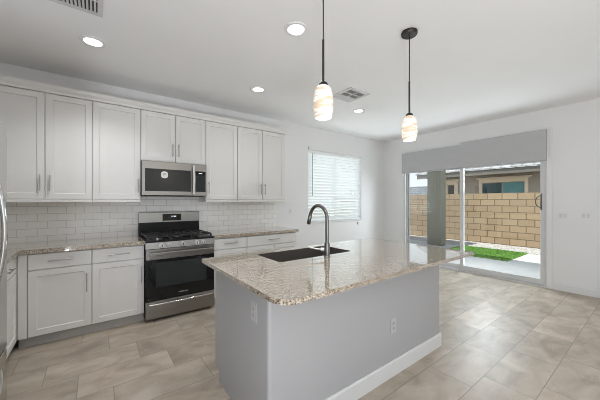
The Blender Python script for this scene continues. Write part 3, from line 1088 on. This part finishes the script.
for i in range(n):
    j = (i + 1) % n
    bm.faces.new((oo[0][i], oo[0][j], oo[1][j], oo[1][i]))
    for ra, rb in zip(ii, ii[1:]):
        bm.faces.new((ra[i], ra[j], rb[j], rb[i]))
    bm.faces.new((oo[0][i], oo[0][j], ii[0][j], ii[0][i]))
bm.faces.new(oo[1])
bm.faces.new(ii[3])
s.build('basin', 'sink', sk)
MB().lathe(((SX0 + SX1) / 2, (SY0 + SY1) / 2 + 0.05, zb + 0.0004), [(0, 0), (0.055, 0), (0.055, 0.003), (0.042, 0.004), (0.036, 0.001), (0, 0.001)], 24).build('drain', 'chrome', sk, smooth=True)

# faucet: body, gooseneck, pull-down head, side lever
FX, FY = 1.485, 1.625
fa = thing('faucet', 'tall brushed steel gooseneck faucet beside the island sink', 'faucet', (FX, FY, CT1))
MB().lathe((FX, FY, CT1), [(0, 0), (0.028, 0), (0.028, 0.006), (0.0225, 0.010), (0.0225, 0.105), (0.019, 0.112), (0, 0.112)], 24).build('base', 'faucet', fa, smooth=True)
R_ = 0.108
dirv = Vector((0.0, 1.0, 0))
pts = [Vector((FX, FY, CT1 + 0.11)), Vector((FX, FY, CT1 + 0.20)), Vector((FX, FY, CT1 + 0.300))]
for k in range(1, 17):
    a = math.pi * k / 16 * 0.93
    pts.append(Vector((FX, FY, CT1 + 0.300)) + dirv * (R_ - R_ * math.cos(a)) + Vector((0, 0, R_ * math.sin(a))))
fdir = (pts[-1] - pts[-2]).normalized()
MB().tube(pts, 0.0145, n=14).build('gooseneck', 'faucet', fa, smooth=True)
e0 = pts[-1] + fdir * 0.001
MB().tube([e0, e0 + fdir * 0.006, e0 + fdir * 0.075, e0 + fdir * 0.080], [0.0145, 0.0172, 0.0172, 0.014], n=14).build('spray_head', 'faucet', fa, smooth=True)
lv = MB().cyl((FX - 0.016, FY + 0.016, CT1 + 0.058), (FX - 0.038, FY + 0.034, CT1 + 0.058), 0.015, n=14)
lv.tube([(FX - 0.036, FY + 0.034, CT1 + 0.058), (FX - 0.060, FY + 0.060, CT1 + 0.062), (FX - 0.092, FY + 0.098, CT1 + 0.068)], [0.007, 0.0065, 0.005], n=10)
lv.build('lever', 'satin', fa, smooth=True)


# ------------------------------------------------------------------ plates on walls and island
def plate(name, F, u, w, gangs, label, cat, kind, size=(0.072, 0.116), finish='plate'):
    c = F(u, w, 0)
    t = thing(name, label, cat, c, 'white wall plates' if kind != 'x' else None)
    wd = size[0] + 0.046 * (gangs - 1)
    m = MB()
    fbox(m, F, u - wd / 2, u + wd / 2, w - size[1] / 2, w + size[1] / 2, 0.0002, 0.0055, 0.002)
    pl = m.build('cover_plate', finish, t)
    for g_ in range(gangs):
        gu = u + (g_ - (gangs - 1) / 2) * 0.046
        m = MB()
        fbox(m, F, gu - 0.0165, gu + 0.0165, w - 0.0335, w + 0.0335, 0.0057, 0.0082, 0.001)
        if kind == 'switch':
            m.build('rocker', 'socket', t)
        else:
            o = m.build('receptacle', 'socket' if finish == 'plate' else finish, t)
            sl_ = MB()
            for dz in (-0.019, 0.019):
                fbox(sl_, F, gu - 0.009, gu - 0.006, w + dz - 0.006, w + dz + 0.006, 0.0083, 0.0088)
                fbox(sl_, F, gu + 0.006, gu + 0.009, w + dz - 0.006, w + dz + 0.006, 0.0083, 0.0088)
                fbox(sl_, F, gu - 0.003, gu + 0.003, w + dz - 0.013, w + dz - 0.009, 0.0083, 0.0088)
            sl_.build('slot', 'slot', o)
    return t


plate('light_switch', face('-X', 0, XR), -0.935, 1.137, 2, 'white two-rocker light switch plate nearest the glass door', 'light switch', 'switch')
plate('light_switch', face('-X', 0, XR), -0.692, 1.145, 2, 'white two-rocker light switch plate farther right on the wall', 'light switch', 'switch')
plate('wall_outlet', face('-Y', 0, YW), 2.871, 1.175, 1, 'white switch-height outlet on the wall left of the window', 'outlet', 'outlet', size=(0.070, 0.114))
plate('wall_outlet', face('-Y', 0, IY0), 1.866, 0.388, 1, 'pale outlet low on the long side of the island', 'outlet', 'outlet', finish='plate_shaded')
plate('wall_outlet', face('-X', 0, IX0), -1.44, 0.715, 1, 'pale outlet on the short left end of the island', 'outlet', 'outlet', finish='plate_shaded')

ccl = MB().box(4.690, 4.706, YW - 0.012, YW - 0.0003, 0.845, 0.890, 0.002)
ccl.box(4.680, 4.716, YW - 0.020, YW - 0.011, 0.880, 0.892, 0.002).box(4.680, 4.716, YW - 0.020, YW - 0.011, 0.843, 0.855, 0.002)
tag(ccl.build('cord_cleat', 'wand'), 'tiny cord cleat on the wall under the window corner', 'cleat')


# ------------------------------------------------------------------ recessed lights
def spot(name, loc, power, parent):
    d = bpy.data.lights.new(name, 'SPOT')
    d.energy = power
    d.spot_size = math.radians(125)
    d.spot_blend = 0.8
    d.shadow_soft_size = 0.07
    d.color = (0.95, 0.97, 1.0)
    o = bpy.data.objects.new(name, d)
    col.objects.link(o)
    o.parent = parent
    o.location = loc
    return o


def can(x, y, label, power=CAN_W):
    t = thing('recessed_light', label, 'ceiling light', (x, y, H), 'recessed ceiling lights')
    MB().lathe((x, y, H), [(0.068, -0.0005), (0.098, -0.0005), (0.095, -0.007), (0.074, -0.010), (0.068, -0.006), (0.068, -0.0005)], 36).build('trim_ring', 'trim', t, smooth=True)
    MB().lathe((x, y, H), [(0, -0.003), (0.0675, -0.003), (0.0675, -0.006), (0, -0.0065)], 36).build('lens', 'lens', t, smooth=True)
    spot('lamp', (0, 0, -0.03), power, t)


can(-0.017, 3.098, 'round white recessed ceiling light above the left base cabinets', 36.0)
can(1.345, 1.856, 'round white recessed ceiling light beside the nearer pendant, above the sink', 33.0)
can(1.679, 3.150, 'round white recessed ceiling light above the cabinets right of the range', 9.0)
can(3.360, 2.935, 'round white recessed ceiling light just beyond the square ceiling vent')


# ------------------------------------------------------------------ ceiling vents
def louver(mb, axis, c, half_len, half_w, z, tilt):
    t = bmesh.new()
    bmesh.ops.create_cube(t, size=1.0)
    dims = (half_w * 2, half_len * 2, 0.0016, 1) if axis == 'Y' else (half_len * 2, half_w * 2, 0.0016, 1)
    M = Matrix.Translation((c[0], c[1], z)) @ Matrix.Rotation(tilt, 4, 'Y' if axis == 'Y' else 'X') @ Matrix.Diagonal(dims)
    t.transform(M)
    mb._merge(t)


v1 = thing('ceiling_vent', 'white louvred ceiling vent at the upper left edge', 'vent', (-0.15, 2.44, H), 'ceiling vents')
vx0, vx1, vy0, vy1 = -0.34, 0.045, 2.255, 2.630
hole = [(vx0 + 0.032, vy0 + 0.032), (vx0 + 0.032, vy1 - 0.028), (vx1 - 0.032, vy1 - 0.028), (vx1 - 0.032, vy0 + 0.032)]
MB().prism([(vx0, vy0), (vx1, vy0), (vx1, vy1), (vx0, vy1)], lambda u, v, s_: (u, v, s_), H - 0.012, H - 0.0005, holes=[hole]).build('frame', 'vent', v1)
box(vx0 + 0.02, vx1 - 0.02, vy0 + 0.02, vy1 - 0.02, H - 0.0015, H - 0.0008).build('backing', 'ventdark', v1)
lm = MB()
k = 0
x = vx0 + 0.045
while x < vx1 - 0.035:
    louver(lm, 'Y', (x, (vy0 + vy1) / 2 + 0.002), 0.155, 0.007, H - 0.0085, math.radians(-32))
    x += 0.0225
lm.box(vx0 + 0.03, vx1 - 0.03, 2.440, 2.448, H - 0.0135, H - 0.005)
lm.build('louver_bank', 'vent', v1)

v2 = thing('ceiling_vent', 'square white ceiling vent with six louvred cells behind the nearer pendant', 'vent', (2.765, 2.57, H), 'ceiling vents')
vx0, vx1, vy0, vy1 = 2.585, 2.950, 2.385, 2.755
hole = [(vx0 + 0.04, vy0 + 0.04), (vx0 + 0.04, vy1 - 0.04), (vx1 - 0.04, vy1 - 0.04), (vx1 - 0.04, vy0 + 0.04)]
MB().prism([(vx0, vy0), (vx1, vy0), (vx1, vy1), (vx0, vy1)], lambda u, v, s_: (u, v, s_), H - 0.012, H - 0.0005, holes=[hole]).build('frame', 'vent', v2)
box(vx0 + 0.03, vx1 - 0.03, vy0 + 0.03, vy1 - 0.03, H - 0.0015, H - 0.0008).build('backing', 'ventdark', v2)
bars = MB()
ix0, ix1, iy0, iy1 = vx0 + 0.04, vx1 - 0.04, vy0 + 0.04, vy1 - 0.04
xm1, ym1, ym2 = (ix0 + ix1) / 2, iy0 + (iy1 - iy0) / 3, iy0 + 2 * (iy1 - iy0) / 3
bars.box(xm1 - 0.006, xm1 + 0.006, iy0, iy1, H - 0.013, H - 0.003)
for y in (ym1, ym2):
    bars.box(ix0, ix1, y - 0.006, y + 0.006, H - 0.013, H - 0.003)
bars.build('divider', 'vent', v2)
for xa, xb in ((ix0, xm1 - 0.006), (xm1 + 0.006, ix1)):
    for yi, (ya, yb) in enumerate(((iy0, ym1 - 0.006), (ym1 + 0.006, ym2 - 0.006), (ym2 + 0.006, iy1))):
        lb = MB()
        for k in range(7):
            y = ya + (yb - ya) * (k + 0.5) / 7
            louver(lb, 'X', ((xa + xb) / 2, y), (xb - xa) / 2, 0.0066, H - 0.0080, math.radians(-38 if yi == 2 else 42))
        lb.build('louver_bank', 'vent', v2)


# ------------------------------------------------------------------ pendants
def pendant(x, y, zb, label):
    t = thing('pendant_light', label, 'pendant light', (x, y, H), 'pendant lights over the island')
    MB().lathe((x, y, H), [(0, -0.0005), (0.066, -0.0005), (0.066, -0.018), (0.060, -0.028), (0.012, -0.030), (0, -0.030)], 32).build('canopy', 'bronze', t, smooth=True)
    for a in (0.6, 0.6 + math.pi):
        MB().lathe((x + 0.035 * math.cos(a), y + 0.035 * math.sin(a), H - 0.0285), [(0, 0), (0.005, 0), (0.004, -0.006), (0, -0.007)], 10).build('screw', 'bronze', t, smooth=True)
    zt = zb + 0.205
    zj = zt + 0.295
    MB().cyl((x, y, H - 0.030), (x, y, zj), 0.0042, n=10).build('cord', 'bronze', t, smooth=True)
    MB().cyl((x, y, zj), (x, y, zt + 0.018), 0.0075, n=12).build('rod', 'bronze', t, smooth=True)
    MB().lathe((x, y, zt), [(0, 0.030), (0.012, 0.028), (0.026, 0.018), (0.031, 0.004), (0.031, -0.006), (0, -0.006)], 24).build('socket_cap', 'bronze', t, smooth=True)
    pr = [(0.030, 0.0), (0.044, -0.010), (0.0535, -0.030), (0.0605, -0.065), (0.0645, -0.105), (0.0645, -0.140), (0.0600, -0.175), (0.052, -0.202), (0.050, -0.205)]
    inner = [(r - 0.004, z) for r, z in pr[::-1]]
    MB().lathe((x, y, zt), pr + inner, 36).build('glass_shade', 'shade', t, smooth=True)
    MB().lathe((x, y, zt), [(0, -0.199), (0.0475, -0.199), (0.0475, -0.202), (0, -0.202)], 24).build('diffuser', 'bulb', t, smooth=True)
    d = bpy.data.lights.new('bulb_light', 'POINT')
    d.energy = 2.0
    d.color = (1.0, 0.86, 0.68)
    d.shadow_soft_size = 0.04
    o = bpy.data.objects.new('bulb_light', d)
    col.objects.link(o)
    o.parent = t
    o.location = (0, 0, zb - 0.03 - H)


pendant(1.166, 1.312, 1.890, 'pendant lamp with swirled glass shade, nearer one over the island sink side')
pendant(2.145, 1.312, 1.878, 'pendant lamp with swirled glass shade and visible round canopy, farther along the island')

# ------------------------------------------------------------------ outside
structure(box(XR + T, 9.02, -4.0, 9.0, -0.12, -0.012).build('patio_slab', 'concrete'))
structure(box(-40.0, 60.0, -40.0, 40.0, -0.30, -0.14).build('ground', 'dirt'))
gv = box(9.021, 10.199, -4.0, 9.0, -0.1395, -0.008)
g_ = gv.build('gravel_bed', 'gravel')
g_['kind'] = 'stuff'
tag(g_, 'pale loose gravel strip along the foot of the block wall', 'gravel')

# artificial turf with short blades
tf = MB().box(7.48, 9.00, 2.155, 3.72, -0.0118, 0.006)
bm = tf.bm
for k in range(9000):
    x, y = random.uniform(7.48, 9.0), random.uniform(2.155, 3.72)
    a = random.uniform(0, 6.28)
    hgt = random.uniform(0.014, 0.028)
    dx, dy = 0.006 * math.cos(a), 0.006 * math.sin(a)
    lx, ly = random.uniform(-0.012, 0.012), random.uniform(-0.012, 0.012)
    bm.faces.new((bm.verts.new((x - dx, y - dy, 0.004)), bm.verts.new((x + dx, y + dy, 0.004)), bm.verts.new((x + lx, y + ly, 0.006 + hgt))))
tf = tf.build('turf', 'turf')
tf['kind'] = 'stuff'
tag(tf, 'bright green artificial turf patch on the patio outside', 'grass')

structure(box(10.20, 10.40, -4.0, 9.0, -0.139, 1.612, 0.006).build('block_wall', 'block'))

# patio cover with its column
pc = thing('patio_cover', 'olive stucco patio column holding a flat roof outside the fixed panel', 'patio cover', (8.55, 4.3, 0))
box(8.41, 8.72, 4.10, 4.53, -0.0115, 2.60, 0.01).build('column', 'stucco', pc)
box(8.30, 8.85, 3.95, 8.2, 2.602, 2.90).build('beam', 'stucco', pc)
box(XR + T + 0.001, 8.29, 3.95, 8.2, 2.75, 2.90).build('roof', 'stucco', pc)

# this house's own eave over the door
structure(box(XR + T + 0.001, 6.70, -4.0, 3.94, 2.72, 2.92).build('trim_eave', 'stucco_taupe'))


# neighbour's house behind the wall
def house_window(parent, y0, y1, z0, z1, xf, panes, trim=0.11, crown=True):
    f_ = MB()
    f_.box(xf - 0.05, xf - 0.001, y0 - trim, y0, z0, z1, 0.004).box(xf - 0.05, xf - 0.001, y1, y1 + trim, z0, z1, 0.004)
    f_.box(xf - 0.05, xf - 0.001, y0 - trim, y1 + trim, z1, z1 + trim, 0.004)
    if crown:
        f_.prism([(y0 - trim, z1 + trim), (y1 + trim, z1 + trim), (y1 + trim + 0.12, z1 + trim + 0.10), (y0 - trim - 0.12, z1 + trim + 0.10)], lambda u, v, s_: (s_, u, v), xf - 0.09, xf - 0.001)
    f_ = f_.build('window', 'cream', parent)
    n_ = len(panes)
    for i, m_ in enumerate(panes):
        a, b_ = y0 + (y1 - y0) * i / n_, y0 + (y1 - y0) * (i + 1) / n_
        box(xf - 0.02, xf - 0.001, a + 0.03, b_ - 0.03, z0, z1 - 0.03).build('pane', m_, f_)


HX = 13.0
hs = thing('house', 'taupe stucco neighbour house with teal windows behind the block wall', 'house', (16, 3, 0))
box(HX, 20.0, -6.0, 6.75, -0.139, 2.46).build('wall', 'stucco_taupe', hs)
house_window(hs, 3.20, 4.62, 1.1, 2.115, HX, ['teal', 'teal_dark'])
house_window(hs, 5.72, 6.02, 1.1, 2.10, HX, ['brown_pane'], trim=0.14)
box(12.42, 12.50, -6.3, 7.2, 2.40, 2.60, 0.005).build('fascia', 'fascia', hs)
box(12.505, HX - 0.001, -6.3, 7.2, 2.46, 2.50).build('soffit', 'fascia', hs)
MB().prism([(12.38, 2.605), (16.6, 4.6), (20.8, 2.605)], lambda u, v, s_: (u, s_, v), -6.4, 7.3).build('roof', 'roof', hs)

h3 = thing('house', 'grey stucco house side close outside the kitchen window, glimpsed between blind slats', 'house', (2.4, 9.5, 0))
box(-3.0, 5.6, 7.4, 11.0, -0.139, 2.9).build('wall', 'stucco_side', h3)
MB().prism([(7.0, 2.902), (9.2, 3.9), (11.4, 2.902)], lambda u, v, s_: (s_, u, v), -3.4, 5.7).build('roof', 'roof_grey', h3)

h2 = thing('house', 'grey-roofed distant house left of the patio column', 'house', (28, 17, 0))
box(24.0, 32.0, 10.2, 24.0, -0.139, 1.62).build('wall', 'stucco_taupe', h2)
MB().prism([(23.4, 1.622), (26.5, 2.85), (32.6, 1.622)], lambda u, v, s_: (u, s_, v), 9.8, 24.4).build('roof', 'roof_grey', h2)
